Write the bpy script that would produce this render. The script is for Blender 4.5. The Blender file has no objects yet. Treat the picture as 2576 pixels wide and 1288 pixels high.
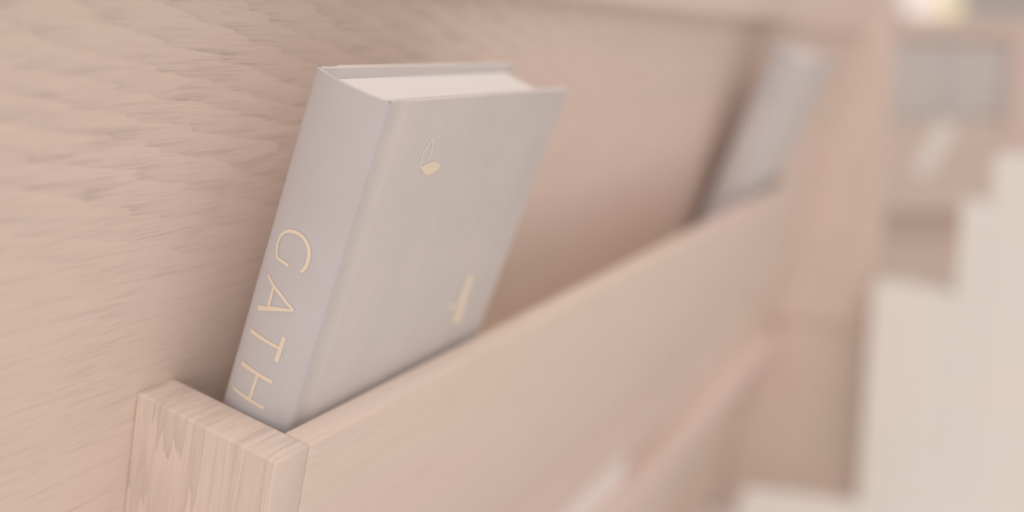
import bpy, bmesh, math, random
from mathutils import Vector, Matrix

random.seed(4)
S = bpy.context.scene
COL = S.collection
PI = math.pi

# ---------------------------------------------------------------- camera
RAKE = 0.2354                       # the pew back leans towards the people behind it
cd = bpy.data.cameras.new('camera')
cam = bpy.data.objects.new('camera', cd)
COL.objects.link(cam)
YAW, PITCH = 1.0986, 0.1978
fwd = Vector((math.sin(YAW) * math.cos(PITCH), math.cos(YAW) * math.cos(PITCH), -math.sin(PITCH)))
rgt = Vector((math.cos(YAW), -math.sin(YAW), 0))
upv = rgt.cross(fwd)
CAM = Vector((-0.2744, -0.3077, 0.1323))
M = Matrix((rgt, upv, -fwd)).transposed().to_4x4()
M.translation = CAM
cam.matrix_world = M
cd.sensor_width = 36.0
cd.lens = 2548.8 / 2576 * 36.0
cd.clip_start = 0.01
cd.dof.use_dof = True
cd.dof.focus_distance = 0.382
cd.dof.aperture_fstop = 2.5
S.camera = cam

# ---------------------------------------------------------------- world, light, exposure
wd = bpy.data.worlds.new('room_light')
S.world = wd
wd.use_nodes = True
bg = wd.node_tree.nodes['Background']
bg.inputs[0].default_value = (1.0, 0.84, 0.745, 1)
bg.inputs[1].default_value = 0.38


def area(name, loc, target, size, power, col):
    l = bpy.data.lights.new(name, 'AREA')
    l.shape = 'RECTANGLE'
    l.size, l.size_y = size
    l.energy = power
    l.color = col
    o = bpy.data.objects.new(name, l)
    COL.objects.link(o)
    o.location = loc
    o.rotation_euler = (Vector(target) - Vector(loc)).to_track_quat('-Z', 'Y').to_euler()
    return o


WARM = (1.0, 0.84, 0.745)
area('camera_fill', (-2.7, -1.75, 0.85), (0.3, 0, 0), (2.4, 2.4), 29, WARM)          # unseen soft fill added behind the camera, reaching into the rack
area('overhead_fill', (0.25, -1.35, 2.15), (0.4, 0, 0), (2.8, 2.2), 31, WARM)            # unseen light from above, added to lift the rack's top edges and inside
S.cycles.max_bounces = 20
S.cycles.diffuse_bounces = 20                                                         # pale surfaces hand the light on many times

vs = S.view_settings
vs.view_transform = 'Standard'
vs.look = 'None'
vs.gamma = 1.0
vs.use_curve_mapping = False
vs.exposure = 0.07


# ---------------------------------------------------------------- materials
PALE = (1.41, 1.69, 1.95)           # material colours lifted to stand in for the haze and brighten shaded recesses


def lin(rgb, k=PALE):
    return tuple(min(0.96, k[i] * ((rgb[i] / 255 + 0.055) / 1.055) ** 2.4) for i in range(3)) + (1,)


def new_mat(name, rough=0.6, spec=0.25):
    m = bpy.data.materials.new(name)
    m.use_nodes = True
    nt = m.node_tree
    b = nt.nodes['Principled BSDF']
    b.inputs['Roughness'].default_value = rough
    b.inputs['Specular IOR Level'].default_value = spec
    return m, nt, b


def node(nt, kind, **kw):
    n = nt.nodes.new(kind)
    for k, v in kw.items():
        setattr(n, k, v)
    return n


def mathn(nt, op, a, b=None, clamp=False):
    n = node(nt, 'ShaderNodeMath', operation=op, use_clamp=clamp)
    for i, v in enumerate((a, b)):
        if v is None:
            continue
        if isinstance(v, (int, float)):
            n.inputs[i].default_value = v
        else:
            nt.links.new(v, n.inputs[i])
    return n.outputs[0]


def mixc(nt, f, a, b):
    n = node(nt, 'ShaderNodeMix', data_type='RGBA')
    if isinstance(f, (int, float)):
        n.inputs[0].default_value = f
    else:
        nt.links.new(f, n.inputs[0])
    for i, v in ((6, a), (7, b)):
        if isinstance(v, tuple):
            n.inputs[i].default_value = v
        else:
            nt.links.new(v, n.inputs[i])
    return n.outputs[2]


def noise(nt, vec, scale, detail=2.0, rough=0.5, dist=0.0):
    n = node(nt, 'ShaderNodeTexNoise')
    nt.links.new(vec, n.inputs['Vector'])
    n.inputs['Scale'].default_value = scale
    n.inputs['Detail'].default_value = detail
    n.inputs['Roughness'].default_value = rough
    n.inputs['Distortion'].default_value = dist
    return n.outputs['Fac']


def mapping(nt, vec, scale, rot=(0, 0, 0), loc=(0, 0, 0)):
    n = node(nt, 'ShaderNodeMapping')
    nt.links.new(vec, n.inputs['Vector'])
    n.inputs['Scale'].default_value = scale
    n.inputs['Rotation'].default_value = rot
    n.inputs['Location'].default_value = loc
    return n.outputs[0]


def ramp(nt, f, lo, hi):
    n = node(nt, 'ShaderNodeMapRange')
    nt.links.new(f, n.inputs[0])
    n.inputs[1].default_value = lo
    n.inputs[2].default_value = hi
    return n.outputs[0]


def wood(name, light, dark, mottle, pore, axis='X', tilt=0.0, rings=34, fig=0.55, pores=0.5, bump=0.12,
         loc=(0, 0, 0), rough=0.5, pore_len=55, pore_wide=900, freq=(2.2, 26), field=None):
    """pale oak: long pore streaks and cathedral figure along one axis of the board"""
    m, nt, b = new_mat(name, rough, 0.3)
    tc = node(nt, 'ShaderNodeTexCoord').outputs['Object']
    if axis == 'X':
        a, c = (pore_len, pore_wide, pore_wide), (freq[0], freq[1], freq[1])
    else:
        a, c = (pore_wide * 0.12, pore_wide, pore_len), (freq[1] * 0.15, freq[1], freq[0])
    fine = noise(nt, mapping(nt, tc, a, loc=loc), 1.0, 2.0, 0.55, 0.3)
    hair = noise(nt, mapping(nt, tc, tuple(v * 0.42 for v in a), loc=loc), 1.0, 3.0, 0.6, 0.4)
    big = noise(nt, mapping(nt, tc, c, (0, tilt, 0), loc), 1.0, 1.5, 0.45, 0.25)
    wob = noise(nt, mapping(nt, tc, tuple(v * 0.25 for v in a), loc=loc), 1.0, 2.0, 0.5)
    ph = mathn(nt, 'ADD', mathn(nt, 'MULTIPLY', big, rings), mathn(nt, 'MULTIPLY', wob, 2.2))
    if field:                                           # crown-cut figure: arches in one stripe of the board, straight grain beside it
        slope, per_m, lo, hi = field
        sx = node(nt, 'ShaderNodeSeparateXYZ')
        nt.links.new(tc, sx.inputs[0])
        run = mathn(nt, 'ADD', sx.outputs[2], mathn(nt, 'MULTIPLY', sx.outputs[0], slope))
        ph = mathn(nt, 'ADD', mathn(nt, 'MULTIPLY', run, -per_m),
                   mathn(nt, 'ADD', mathn(nt, 'MULTIPLY', big, 1.8), mathn(nt, 'MULTIPLY', wob, 1.1)))
    ring = mathn(nt, 'FRACT', ph)                       # saw-tooth growth rings: soft rise, sharp fall
    ring = mathn(nt, 'POWER', ring, 1.7)
    if field:
        ring = mathn(nt, 'MULTIPLY', ring, mathn(nt, 'ADD', ramp(nt, sx.outputs[2], lo, hi), 0.12))
    pink = noise(nt, mapping(nt, tc, tuple(v * 0.5 for v in c), loc=(3, 1, 2)), 1.0, 2.0, 0.5)
    base = mixc(nt, ramp(nt, pink, 0.38, 0.62), light, mottle)
    colr = mixc(nt, mathn(nt, 'MULTIPLY', ring, fig), base, dark)
    p = ramp(nt, hair, 0.52, 0.74)
    p2 = ramp(nt, fine, 0.5, 0.75)
    pp = mathn(nt, 'MULTIPLY', mathn(nt, 'ADD', mathn(nt, 'MULTIPLY', p, 0.6), mathn(nt, 'MULTIPLY', p2, 0.4)), pores)
    pp = mathn(nt, 'MULTIPLY', pp, mathn(nt, 'ADD', mathn(nt, 'MULTIPLY', ring, 0.7), 0.45), clamp=True)
    colr = mixc(nt, pp, colr, pore)
    nt.links.new(colr, b.inputs['Base Color'])
    bp = node(nt, 'ShaderNodeBump')
    bp.inputs['Strength'].default_value = bump
    bp.inputs['Distance'].default_value = 0.0006
    hgt = mathn(nt, 'SUBTRACT', 1.0, mathn(nt, 'ADD', mathn(nt, 'MULTIPLY', p, 0.7), mathn(nt, 'MULTIPLY', p2, 0.3)))
    nt.links.new(hgt, bp.inputs['Height'])
    nt.links.new(bp.outputs[0], b.inputs['Normal'])
    return m


def plain(name, rgb, rgb2=None, scale=(40, 40, 40), rough=0.6, bump=0.0, spec=0.25, bscale=None, dist=0.0004):
    m, nt, b = new_mat(name, rough, spec)
    tc = node(nt, 'ShaderNodeTexCoord').outputs['Object']
    f = noise(nt, mapping(nt, tc, scale), 1.0, 3.0, 0.55)
    nt.links.new(mixc(nt, ramp(nt, f, 0.35, 0.65), lin(rgb), lin(rgb2 or rgb)), b.inputs['Base Color'])
    if bump:
        bp = node(nt, 'ShaderNodeBump')
        bp.inputs['Strength'].default_value = bump
        bp.inputs['Distance'].default_value = dist
        g = noise(nt, mapping(nt, tc, bscale or scale), 1.0, 3.0, 0.6)
        nt.links.new(g, bp.inputs['Height'])
        nt.links.new(bp.outputs[0], b.inputs['Normal'])
    return m


def glow(name, rgb, strength):
    m, nt, b = new_mat(name, 0.4)
    b.inputs['Base Color'].default_value = lin(rgb, (1, 1, 1))
    b.inputs['Emission Color'].default_value = lin(rgb, (1, 1, 1))
    b.inputs['Emission Strength'].default_value = strength
    return m


WL, WD, WM, WP = lin((203, 175, 160)), lin((186, 162, 147)), lin((197, 173, 155)), lin((158, 136, 123))
M_PANEL = wood('oak_panel', WL, WD, WM, WP, 'X', 0.10, fig=0.48, pores=0.9, bump=0.2, field=(0.25, 92, 0.045 + 0.735, 0.10 + 0.735))
M_BOARD = wood('oak_board', lin((199, 171, 157)), lin((189, 164, 149)), lin((194, 172, 154)), WP, 'X', 0.05, rings=16, fig=0.4,
               pores=0.25, bump=0.08, loc=(5, 2, 1))
M_END = wood('oak_end_grain_up', lin((203, 176, 161)), lin((176, 156, 141)), lin((196, 174, 157)), WP, 'Z', 0.06, rings=9, fig=0.75,
             pores=0.7, bump=0.12, loc=(4.1, 7.4, 1.3), freq=(6, 34), rough=0.45)
M_RAIL = wood('oak_rail', lin((206, 178, 164)), lin((196, 168, 154)), lin((203, 178, 161)), WP, 'X', 0.02, rings=10, fig=0.4, pores=0.25,
              bump=0.06, loc=(1, 9, 3))
M_COVER = plain('grey_bookcloth', (189, 174, 165), (185, 171, 161), (30, 30, 30), 0.62, 0.25, 0.25, (900, 900, 320), 0.00025)
M_SPINE = plain('grey_spine_cloth', (180, 169, 165), (176, 165, 159), (30, 30, 18), 0.55, 0.12, 0.3, (700, 700, 300), 0.0002)
M_PAGE = plain('page_edges', (202, 188, 178), (199, 185, 175), (4, 2600, 4), 0.8, 0.06, 0.1)
M_GOLD = plain('gold_print', (210, 187, 164), (208, 187, 161), (50, 50, 50), 0.4, 0, 0.4)
M_GOLD2 = plain('dull_gold_line', (216, 199, 182), (214, 197, 179), (50, 50, 50), 0.45, 0, 0.3)
M_CREAM = plain('cream_paint', (212, 206, 198), (209, 204, 194), (5, 5, 5), 0.75, 0.05, 0.1)
M_PAPER = plain('cream_paper', (228, 213, 198), (225, 210, 194), (12, 12, 12), 0.8, 0.03, 0.1)
M_PINK = plain('pinkish_white_vinyl', (210, 199, 197), (207, 196, 194), (10, 10, 10), 0.6, 0.05, 0.2)
M_WALL = plain('pale_grey_wall', (228, 214, 208), (226, 212, 206), (1.5, 1.5, 1.5), 0.85, 0.03, 0.1)
M_FLOOR = plain('pale_beige_floor', (222, 207, 196), (218, 203, 191), (3, 3, 3), 0.6, 0.04, 0.2)
M_FARWOOD = wood('oak_far', lin((203, 174, 158)), lin((192, 166, 150)), lin((196, 172, 154)), WP, 'X', 0.03, rings=14, fig=0.4, pores=0.2)
M_LAMP_W = glow('lamp_glass_white', (240, 226, 219), 0.62)
M_LAMP_Y = glow('lamp_glass_warm', (236, 222, 186), 0.62)
M_METAL = plain('pale_metal', (196, 184, 174), None, (20, 20, 20), 0.35, 0, 0.5)


# ---------------------------------------------------------------- builders
def empty(name, loc, rot=(0, 0, 0), parent=None):
    o = bpy.data.objects.new(name, None)
    o.empty_display_size = 0.05
    COL.objects.link(o)
    o.parent = parent
    o.location = loc
    o.rotation_euler = rot
    return o


def tag(o, label=None, cat=None, group=None, kind=None):
    for k, v in (('label', label), ('category', cat), ('group', group), ('kind', kind)):
        if v:
            o[k] = v
    return o


def link(name, bm, mat, parent=None, loc=(0, 0, 0), rot=(0, 0, 0), smooth=False, auto=None):
    bmesh.ops.recalc_face_normals(bm, faces=bm.faces)
    me = bpy.data.meshes.new(name)
    if auto is not None:
        for f in bm.faces:
            f.smooth = True
        for e in bm.edges:
            if len(e.link_faces) == 2 and e.calc_face_angle(0) > auto:
                e.smooth = False
    bm.to_mesh(me)
    bm.free()
    if smooth:
        for p in me.polygons:
            p.use_smooth = True
    me.materials.append(mat)
    o = bpy.data.objects.new(name, me)
    COL.objects.link(o)
    o.parent = parent
    o.location = loc
    o.rotation_euler = rot
    return o


def box_bm(lo, hi, bevel=0.0, seg=2):
    bm = bmesh.new()
    bmesh.ops.create_cube(bm, size=1)
    for v in bm.verts:
        v.co = Vector([(lo[i] + hi[i]) / 2 + v.co[i] * (hi[i] - lo[i]) for i in range(3)])
    if bevel:
        bmesh.ops.bevel(bm, geom=bm.edges[:], offset=bevel, segments=seg, affect='EDGES', profile=0.5)
    return bm


def extrude_bm(poly, axis, a, b, bevel=0.0):
    """closed 2D outline pushed along one axis: axis 'Z' takes (x, y), axis 'X' takes (y, z)"""
    bm = bmesh.new()
    put = (lambda p, t: (p[0], p[1], t)) if axis == 'Z' else ((lambda p, t: (t, p[0], p[1])) if axis == 'X' else (lambda p, t: (p[0], t, p[1])))
    r0 = [bm.verts.new(put(p, a)) for p in poly]
    r1 = [bm.verts.new(put(p, b)) for p in poly]
    n = len(poly)
    bm.faces.new(r0)
    bm.faces.new(r1)
    for i in range(n):
        bm.faces.new((r0[i], r0[(i + 1) % n], r1[(i + 1) % n], r1[i]))
    if bevel:
        es = [e for e in bm.edges if len(e.link_faces) == 2 and e.calc_face_angle(0) > 0.6]
        bmesh.ops.bevel(bm, geom=es, offset=bevel, segments=2, affect='EDGES', profile=0.5)
    return bm


def lathe_bm(prof, n=32):
    bm = bmesh.new()
    rings = []
    for r, z in prof:
        if r < 1e-6:
            rings.append([bm.verts.new((0, 0, z))])
        else:
            rings.append([bm.verts.new((r * math.cos(2 * PI * k / n), r * math.sin(2 * PI * k / n), z)) for k in range(n)])
    for a, b in zip(rings, rings[1:]):
        for k in range(n):
            q = [a[k % len(a)], a[(k + 1) % len(a)], b[(k + 1) % len(b)], b[k % len(b)]]
            q = list(dict.fromkeys(q))
            if len(q) >= 3:
                bm.faces.new(q)
    return bm


# ================================================================ the setting
FLOOR = -0.72
tag(link('floor', box_bm((-3, -5, FLOOR - 0.05), (13, 7, FLOOR)), M_FLOOR), kind='structure')
tag(link('wall_back', box_bm((-0.1, -8, FLOOR), (0.1, 8, 3.4)), M_WALL, loc=(11.0, 1, 0), rot=(0, 0, 0)), kind='structure')

# ================================================================ the pew with its hymn rack
# pew coordinates: X along the pew, Y into the panel (minus Y comes out to the viewer), Z up along the raked back
PB = -0.735                                             # foot of the back along the rake
foot = Vector((0, 0.0, 0))
ROT = (RAKE, 0, 0)
RM = Matrix.Rotation(RAKE, 3, 'X')
base = RM @ Vector((0, 0, PB))
pew = tag(empty('church_pew', base, ROT),
          'long pale oak pew back with the hymn rack that fills the picture', 'pew')


def P(lo, hi):                                          # pew coordinates -> coordinates of the pew's empty
    return (lo[0], lo[1], lo[2] - PB), (hi[0], hi[1], hi[2] - PB)


L0, L1 = -0.75, 1.50
link('back_panel', box_bm(*P((L0, 0.0, -0.70), (L1, 0.022, 0.20))), M_PANEL, pew)
rail = [(-0.006, 0.170), (-0.010, 0.174), (-0.012, 0.195), (-0.012, 0.225), (-0.009, 0.243), (0.0, 0.252), (0.022, 0.253), (0.030, 0.247),
        (0.034, 0.230), (0.034, 0.180), (0.030, 0.172), (0.022, 0.170)]
link('top_rail', extrude_bm([(y, z - PB) for y, z in rail], 'X', L0, L1), M_RAIL, pew, auto=0.6)
link('lower_rail', box_bm(*P((L0, -0.024, -0.395), (L1, 0.0, -0.362)), 0.003), M_RAIL, pew)
# the bench end stands upright, square to the pew, and comes out past the raked back
be = empty('bench_end', (L1, 0, -PB), (-RAKE, 0, 0), pew)
link('upper_board', box_bm((0.0, -0.094, -0.335), (0.05, 0.42, 0.245), 0.008), M_END, be)
link('lower_board', box_bm((0.008, -0.090, -0.715), (0.046, 0.42, -0.335), 0.003), M_END, be)
link('end_post', box_bm(*P((L0 - 0.045, -0.016, -0.733), (L0, 0.05, 0.262)), 0.006), M_END, pew)
link('seat', box_bm(*P((L0, 0.022, -0.30), (L1, 0.44, -0.27)), 0.006), M_RAIL, pew)

T, D, TF, RH = 0.020, 0.0714, 0.0132, 0.124
RACK0, RACK1 = 0.0, 0.935
rack = empty('hymn_rack', (0, 0, -PB), (0, 0, 0), pew)


def end_board(x0, x1):
    bm = box_bm((x0, -D, -RH - 0.03), (x1, 0.0, 0.0))
    # the corner against the panel and all arrises slightly eased, as sawn and sanded by hand
    bmesh.ops.bevel(bm, geom=[e for e in bm.edges], offset=0.0011, segments=3, affect='EDGES', profile=0.5)
    return bm


link('end_board', end_board(RACK0, T), M_END, rack, auto=0.9)
link('end_board', end_board(RACK1 - T, RACK1), M_END, rack, auto=0.9)
fb = box_bm((T + 0.0004, -D, -RH), (RACK1 - T - 0.0004, -D + TF, -0.0004))
bmesh.ops.bevel(fb, geom=fb.edges[:], offset=0.0010, segments=2, affect='EDGES', profile=0.5)
link('front_board', fb, M_BOARD, rack, auto=0.9)
link('bottom_board', box_bm((T + 0.0004, -D + TF, -0.116), (RACK1 - T - 0.0004, 0.0, -0.098), 0.0006), M_BOARD, rack)

# ================================================================ hymnals
CW, BH, TH, LEAN = 0.155, 0.2345, 0.0338, 0.1451
# book coordinates: X from the spine to the fore-edge, Y from the front cover (0) to the back cover (TH), Z up, top of the boards at BH


def cover_profile(sign, y0):
    # board with a hinge groove next to the spine; sign -1 puts the outside towards minus Y
    t = 0.0026
    outer = [(-0.0004, 0.0002), (0.0012, 0.0002), (0.0030, 0.0004), (0.0052, 0.0007), (0.0075, 0.0008), (0.0096, 0.0005), (0.0115, 0.0), (0.0135, -0.0005), (CW - 0.001, -0.0005), (CW, 0.0)]
    inner = [(CW, t - 0.0006), (CW - 0.001, t), (0.006, t), (0.0005, t - 0.0004)]
    return [(x, y0 - sign * y) for x, y in outer + inner]


def spine_arc(y, bulge):
    k = (y - TH / 2) / (TH / 2)
    return -bulge * (1 - k * k) ** 0.6 if abs(k) < 1 else 0.0


BULGE = 0.0052


def ribbon(pts, widths, surf, closed=False, lift=0.00022):
    """a flat printed stroke laid on a surface: pts 2D, widths per point, surf maps 2D -> 3D with its normal"""
    bm = bmesh.new()
    n = len(pts)
    L, Rr = [], []
    for i in range(n):
        a = Vector(pts[(i - 1) % n] if (closed or i) else pts[0])
        b = Vector(pts[(i + 1) % n] if (closed or i < n - 1) else pts[-1])
        d = (b - a).normalized()
        nn = Vector((-d.y, d.x)) * widths[i] / 2
        c = Vector(pts[i])
        L.append(bm.verts.new(surf(c + nn, lift)))
        Rr.append(bm.verts.new(surf(c - nn, lift)))
    for i in range(n if closed else n - 1):
        j = (i + 1) % n
        bm.faces.new((L[i], L[j], Rr[j], Rr[i]))
    return bm


def join_bm(list_):
    out = bmesh.new()
    for b in list_:
        me = bpy.data.meshes.new('tmp')
        b.to_mesh(me)
        b.free()
        out.from_mesh(me)
        bpy.data.meshes.remove(me)
    return out


def densify(pts, ws, step=0.0012):
    P_, W_ = [pts[0]], [ws[0]]
    for i in range(len(pts) - 1):
        a, b = Vector(pts[i]), Vector(pts[i + 1])
        n = max(1, int((b - a).length / step))
        for k in range(1, n + 1):
            t = k / n
            P_.append(tuple(a.lerp(b, t)))
            W_.append(ws[i] * (1 - t) + ws[i + 1] * t)
    return P_, W_


def catmull(pts, n=8, closed=False):
    out = []
    N = len(pts)
    rng = range(N if closed else N - 1)
    for i in rng:
        g = lambda k: Vector(pts[k % N]) if closed else Vector(pts[min(max(k, 0), N - 1)])
        p0, p1, p2, p3 = g(i - 1), g(i), g(i + 1), g(i + 2)
        for k in range(n):
            t = k / n
            out.append(tuple(0.5 * ((2 * p1) + (-p0 + p2) * t + (2 * p0 - 5 * p1 + 4 * p2 - p3) * t * t + (-p0 + 3 * p1 - 3 * p2 + p3) * t ** 3)))
    if not closed:
        out.append(tuple(pts[-1]))
    return out


def spine_surf(c, lift):                                # c = (y across the spine, z from the top downwards as a negative number)
    y, z = c
    e = 0.0004
    x = spine_arc(y, BULGE)
    dx = (spine_arc(y + e, BULGE) - spine_arc(y - e, BULGE)) / (2 * e)
    nrm = Vector((-1, dx, 0)).normalized()
    return Vector((x, y, BH + z)) + nrm * lift


def cover_surf(c, lift):
    return Vector((c[0], -0.0005 - lift, BH + c[1]))


# letter strokes on the spine: (y, z) in metres, y = 0 at the front cover, z below the top
LETTERS = [
    [([(0.01235, -0.07418), (0.01115, -0.07135), (0.01087, -0.06826), (0.01136, -0.06531), (0.01271, -0.06279), (0.01507, -0.06102), (0.01822, -0.06039), (0.02193, -0.06126), (0.02467, -0.06335), (0.02618, -0.06633), (0.02626, -0.06982), (0.02497, -0.07419)], [0.00107, 0.00128, 0.00142, 0.0015, 0.00144, 0.00139, 0.00136, 0.00126, 0.00114, 0.00108, 0.00109, 0.00107]), ([(0.02497, -0.07419), (0.02176, -0.0742), (0.01817, -0.07423)], [0.00116, 0.00119, 0.00122])],
    [([(0.02682, -0.08295), (0.02263, -0.08531), (0.0176, -0.08708), (0.01084, -0.09019)], [0.00112, 0.00131, 0.0014, 0.00108]), ([(0.02719, -0.09806), (0.01835, -0.09347), (0.01061, -0.09016)], [0.00202, 0.00151, 0.00077]), ([(0.02231, -0.08613), (0.02206, -0.09431)], [0.00113, 0.00123])],
    [([(0.02756, -0.10874), (0.01982, -0.10828), (0.0123, -0.10795)], [0.00177, 0.00139, 0.00128]), ([(0.0113, -0.10241), (0.01161, -0.11404)], [0.00149, 0.00168])],
    [([(0.02767, -0.12396), (0.01924, -0.12341), (0.01082, -0.12322)], [0.00181, 0.0015, 0.00153]), ([(0.02879, -0.1366), (0.02022, -0.13604), (0.01091, -0.13571)], [0.00136, 0.00136, 0.00147]), ([(0.01792, -0.12332), (0.01836, -0.13515)], [0.00121, 0.00133])]]
EMBLEM = [[(0.03672, -0.01695), (0.03459, -0.01977), (0.03345, -0.02257), (0.03359, -0.02523), (0.03498, -0.02883), (0.03728, -0.02854), (0.03859, -0.02599), (0.03925, -0.02311), (0.03867, -0.01986)],
    [(0.0361, -0.02922), (0.03908, -0.02766), (0.04344, -0.02713), (0.04776, -0.02801), (0.05016, -0.02964), (0.0488, -0.03143), (0.04516, -0.03257), (0.04148, -0.0327), (0.03821, -0.03134)],
    [(0.11545, -0.09512), (0.12106, -0.09698), (0.1224, -0.10338), (0.12369, -0.11328), (0.12583, -0.1214), (0.12341, -0.12468), (0.11646, -0.12171), (0.1161, -0.11669), (0.11523, -0.108), (0.11515, -0.10066)],
    [(0.10563, -0.11032), (0.10789, -0.10912), (0.1129, -0.11121), (0.1112, -0.1131)]]


def make_hymnal(loc, rot, label):
    root = tag(empty('hymnal', loc, rot), label, 'book', 'grey hymnals')
    fc = link('front_cover', extrude_bm(cover_profile(-1, 0.0), 'Z', 0, BH, 0.0), M_COVER, root, auto=0.5)
    link('back_cover', extrude_bm(cover_profile(1, TH), 'Z', 0, BH, 0.0), M_COVER, root, auto=0.5)
    ys = [TH * (0.5 - 0.5 * math.cos(PI * k / 20)) for k in range(21)]
    outer = [(spine_arc(y, BULGE), y) for y in ys]
    inner = [(spine_arc(y, BULGE) + 0.0012 + (0.0008 if 0 < i < 20 else 0.0), y) for i, y in enumerate(ys)]
    sp = link('spine', extrude_bm(outer + inner[::-1], 'Z', 0.0, BH), M_SPINE, root, auto=0.6)
    # page block: rounded back, hollow fore-edge, set in from the boards
    y0, y1 = 0.0027, TH - 0.0027
    yy = [y0 + (y1 - y0) * k / 12 for k in range(13)]
    back = [(spine_arc(y, BULGE) + 0.0024, y) for y in yy]
    fore = [(CW - 0.0065 - 0.0055 * (1 - ((y - TH / 2) / (TH / 2 - 0.0027)) ** 2), y) for y in yy]
    link('page_block', extrude_bm(back + fore[::-1], 'Z', 0.004, BH - 0.0042), M_PAGE, root, auto=0.6)
    for strokes in LETTERS:
        strokes = [(catmull(p, 4), [v for a, b_ in zip(w, w[1:]) for v in (a, a * .75 + b_ * .25, (a + b_) / 2, a * .25 + b_ * .75)] + [w[-1]])
                   if len(p) > 5 else (p, w) for p, w in strokes]
        b = join_bm([ribbon(*densify(p, [1.14 * v for v in w]), spine_surf) for p, w in strokes])
        tag(link('title_letter', b, M_GOLD, sp), 'gold printed letter')
    outline = catmull(EMBLEM[0], 6, True)
    tag(link('leaf_outline', ribbon(outline, [0.00065] * len(outline), cover_surf, True), M_GOLD2, fc), 'thin gold outlined leaf')
    for pts in EMBLEM[1:]:
        q = catmull(pts, 6, True)
        bm = bmesh.new()
        bm.faces.new([bm.verts.new(cover_surf(c, 0.0002)) for c in q])
        tag(link('solid_leaf', bm, M_GOLD, fc), 'solid gold printed shape')
    return root


def book_place(x, n_top, w_top):
    # the book's top front spine corner in pew coordinates -> origin at its foot
    top = RM @ Vector((x, -n_top, w_top))
    R2 = Matrix.Rotation(RAKE + LEAN, 3, 'X')
    return top - R2 @ Vector((0, 0, BH))


def copy_tree(o, parent=None):
    c = o.copy()
    COL.objects.link(c)
    c.parent = parent
    for ch in list(o.children):
        copy_tree(ch, c)
    return c


BROT = (RAKE + LEAN, 0, 0)
h1 = make_hymnal(book_place(0.0283, 0.0752, 0.1364), BROT,
                 'large sharp grey hymnal with gold lettering at the near end of the rack')
h2 = copy_tree(h1)
h2.location = book_place(0.757, 0.0735, 0.1470)
h2['label'] = 'blurred grey hymnal leaning at the far end of the near rack'

# ================================================================ things on and beside the pew
card = tag(link('paper_card', box_bm((0, -0.003, 0), (0.40, 0.0, 0.036), 0.0006), M_PAPER,
                loc=RM @ Vector((0.36, -0.004, -0.3615)), rot=(RAKE - 0.10, 0, 0)),
           'narrow cream card standing on the lower rail below the rack', 'paper')


def cam_pt(px, py, depth):                              # a point of the room seen along one line of sight
    return CAM + depth * (fwd + rgt * ((px - 1288) / 2548.8) - upv * ((py - 644) / 2548.8))


# pinkish white box on the floor against the foot of the pew
p0 = cam_pt(1866, 1215, 1.62)
bx = tag(empty('kneeler', (p0.x, p0.y, FLOOR), (0, 0, math.radians(-82))), 'pinkish white padded box low at the foot of the pew', 'kneeler')
link('base', box_bm((0.01, -0.21, 0), (0.17, -0.01, 0.03), 0.002), M_FARWOOD, bx)
link('cushion', box_bm((0, -0.22, 0.03), (0.18, 0.0, p0.z - FLOOR), 0.012, 3), M_PINK, bx)

# cream stepped plinth, its steps rising away from the pew, square to it
PX = 1.42


def at_x(px, py, x):                                    # where a line of sight meets the upright plane at x
    d = cam_pt(px, py, 1.0) - CAM
    return CAM + d * ((x - CAM.x) / d.x)


q = [at_x(2192, 718, PX), at_x(2418, 505, PX), at_x(2498, 392, PX), at_x(2720, 392, PX)]
pl = tag(empty('stepped_plinth', (PX, q[0].y, FLOOR), (0, 0, -PI / 2)),
         'cream stepped blocks rising to the right at the right edge', 'plinth')
for i in range(3):
    link('step', box_bm((q[0].y - q[i].y, 0.0, 0), (q[0].y - q[i + 1].y, 0.075, q[i].z - FLOOR), 0.006), M_CREAM, pl)

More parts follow.
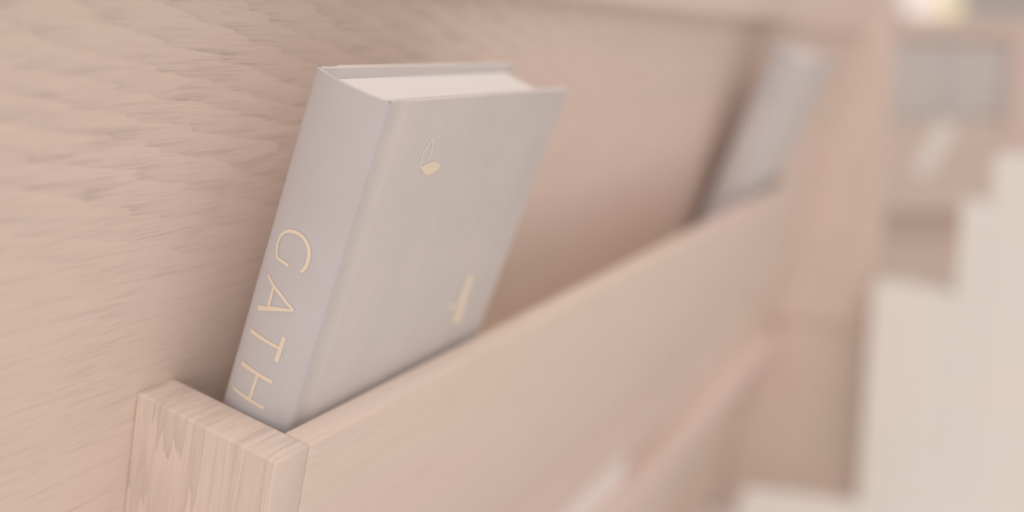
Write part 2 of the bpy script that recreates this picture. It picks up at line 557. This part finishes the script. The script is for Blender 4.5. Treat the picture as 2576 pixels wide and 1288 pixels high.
# ================================================================ the pew of the next section, turned towards the viewer
s0 = cam_pt(2175, 300, 2.66)
fp = tag(empty('church_pew', (s0.x, s0.y, FLOOR), (0, 0, math.radians(-57))),
         'far blurred oak pew seen past the end of the near pew', 'pew')
ZR = 0.165 - FLOOR
link('back_panel', box_bm((0, 0, 0.04), (1.3, 0.02, ZR + 0.02)), M_FARWOOD, fp)
link('top_rail', box_bm((0, -0.010, ZR), (1.3, 0.04, ZR + 0.055), 0.008), M_RAIL, fp)
link('end_post', box_bm((-0.045, -0.02, 0), (0, 0.045, ZR + 0.06), 0.006), M_FARWOOD, fp)
link('stile', box_bm((0.352, -0.075, 0.0), (0.415, 0.0, ZR), 0.006), M_RAIL, fp)
fr = empty('hymn_rack', (0, 0, ZR), (0, 0, 0), fp)
link('front_board', box_bm((0.02, -0.075, -0.44), (0.345, -0.062, -0.205), 0.001), M_FARWOOD, fr)
link('bottom_board', box_bm((0.02, -0.062, -0.268), (0.345, 0, -0.250), 0.001), M_FARWOOD, fr)
FW = Matrix.Translation(fp.location) @ Matrix.Rotation(math.radians(-57), 4, 'Z')
for k, (x, lab) in enumerate(((0.035, 'far grey hymnal in the rack of the far pew, left of its pair'),
                              (0.195, 'far grey hymnal in the rack of the far pew, right of its pair'))):
    h = copy_tree(h1)
    h.location = FW @ Vector((x, -0.050, ZR - 0.245))
    h.rotation_euler = (0.02, 0, math.radians(-57))
    h['label'] = lab
e = cam_pt(2322, 390, 2.35)
cardb = tag(link('folded_leaflet', box_bm((-0.028, -0.001, -0.075), (0.028, 0.001, 0.075), 0.0004), M_PAPER,
                 loc=FW @ Vector((0.155, -0.078, ZR - 0.275)), rot=(0, math.radians(27), math.radians(-57))),
            'small cream leaflet tilted on the front of the far rack', 'leaflet')

# ================================================================ lamps far behind
for px, py, dep, r, mat, lab in ((2336, -22, 7.0, 0.205, M_LAMP_W, 'larger white glowing globe lamp hanging above the far pew'),
                                 (2388, 14, 6.6, 0.088, M_LAMP_Y, 'smaller yellowish glowing globe lamp beside the white one')):
    c = cam_pt(px, py, dep)
    lp = tag(empty('pendant_lamp', c, (0, 0, 0)), lab, 'lamp')
    prof = [(r * math.sin(PI * k / 18), -r * math.cos(PI * k / 18)) for k in range(19)]
    prof[0] = (0, -r)
    prof[-1] = (0, r)
    link('globe', lathe_bm(prof), mat, lp, smooth=True)
    link('cap', lathe_bm([(0, r * 1.18), (r * 0.3, r * 1.15), (r * 0.36, r * 0.9), (0, r * 0.9)], 24), M_METAL, lp, smooth=True)
    link('cord', lathe_bm([(0.004, r * 1.1), (0.004, 2.6)], 8), M_METAL, lp)
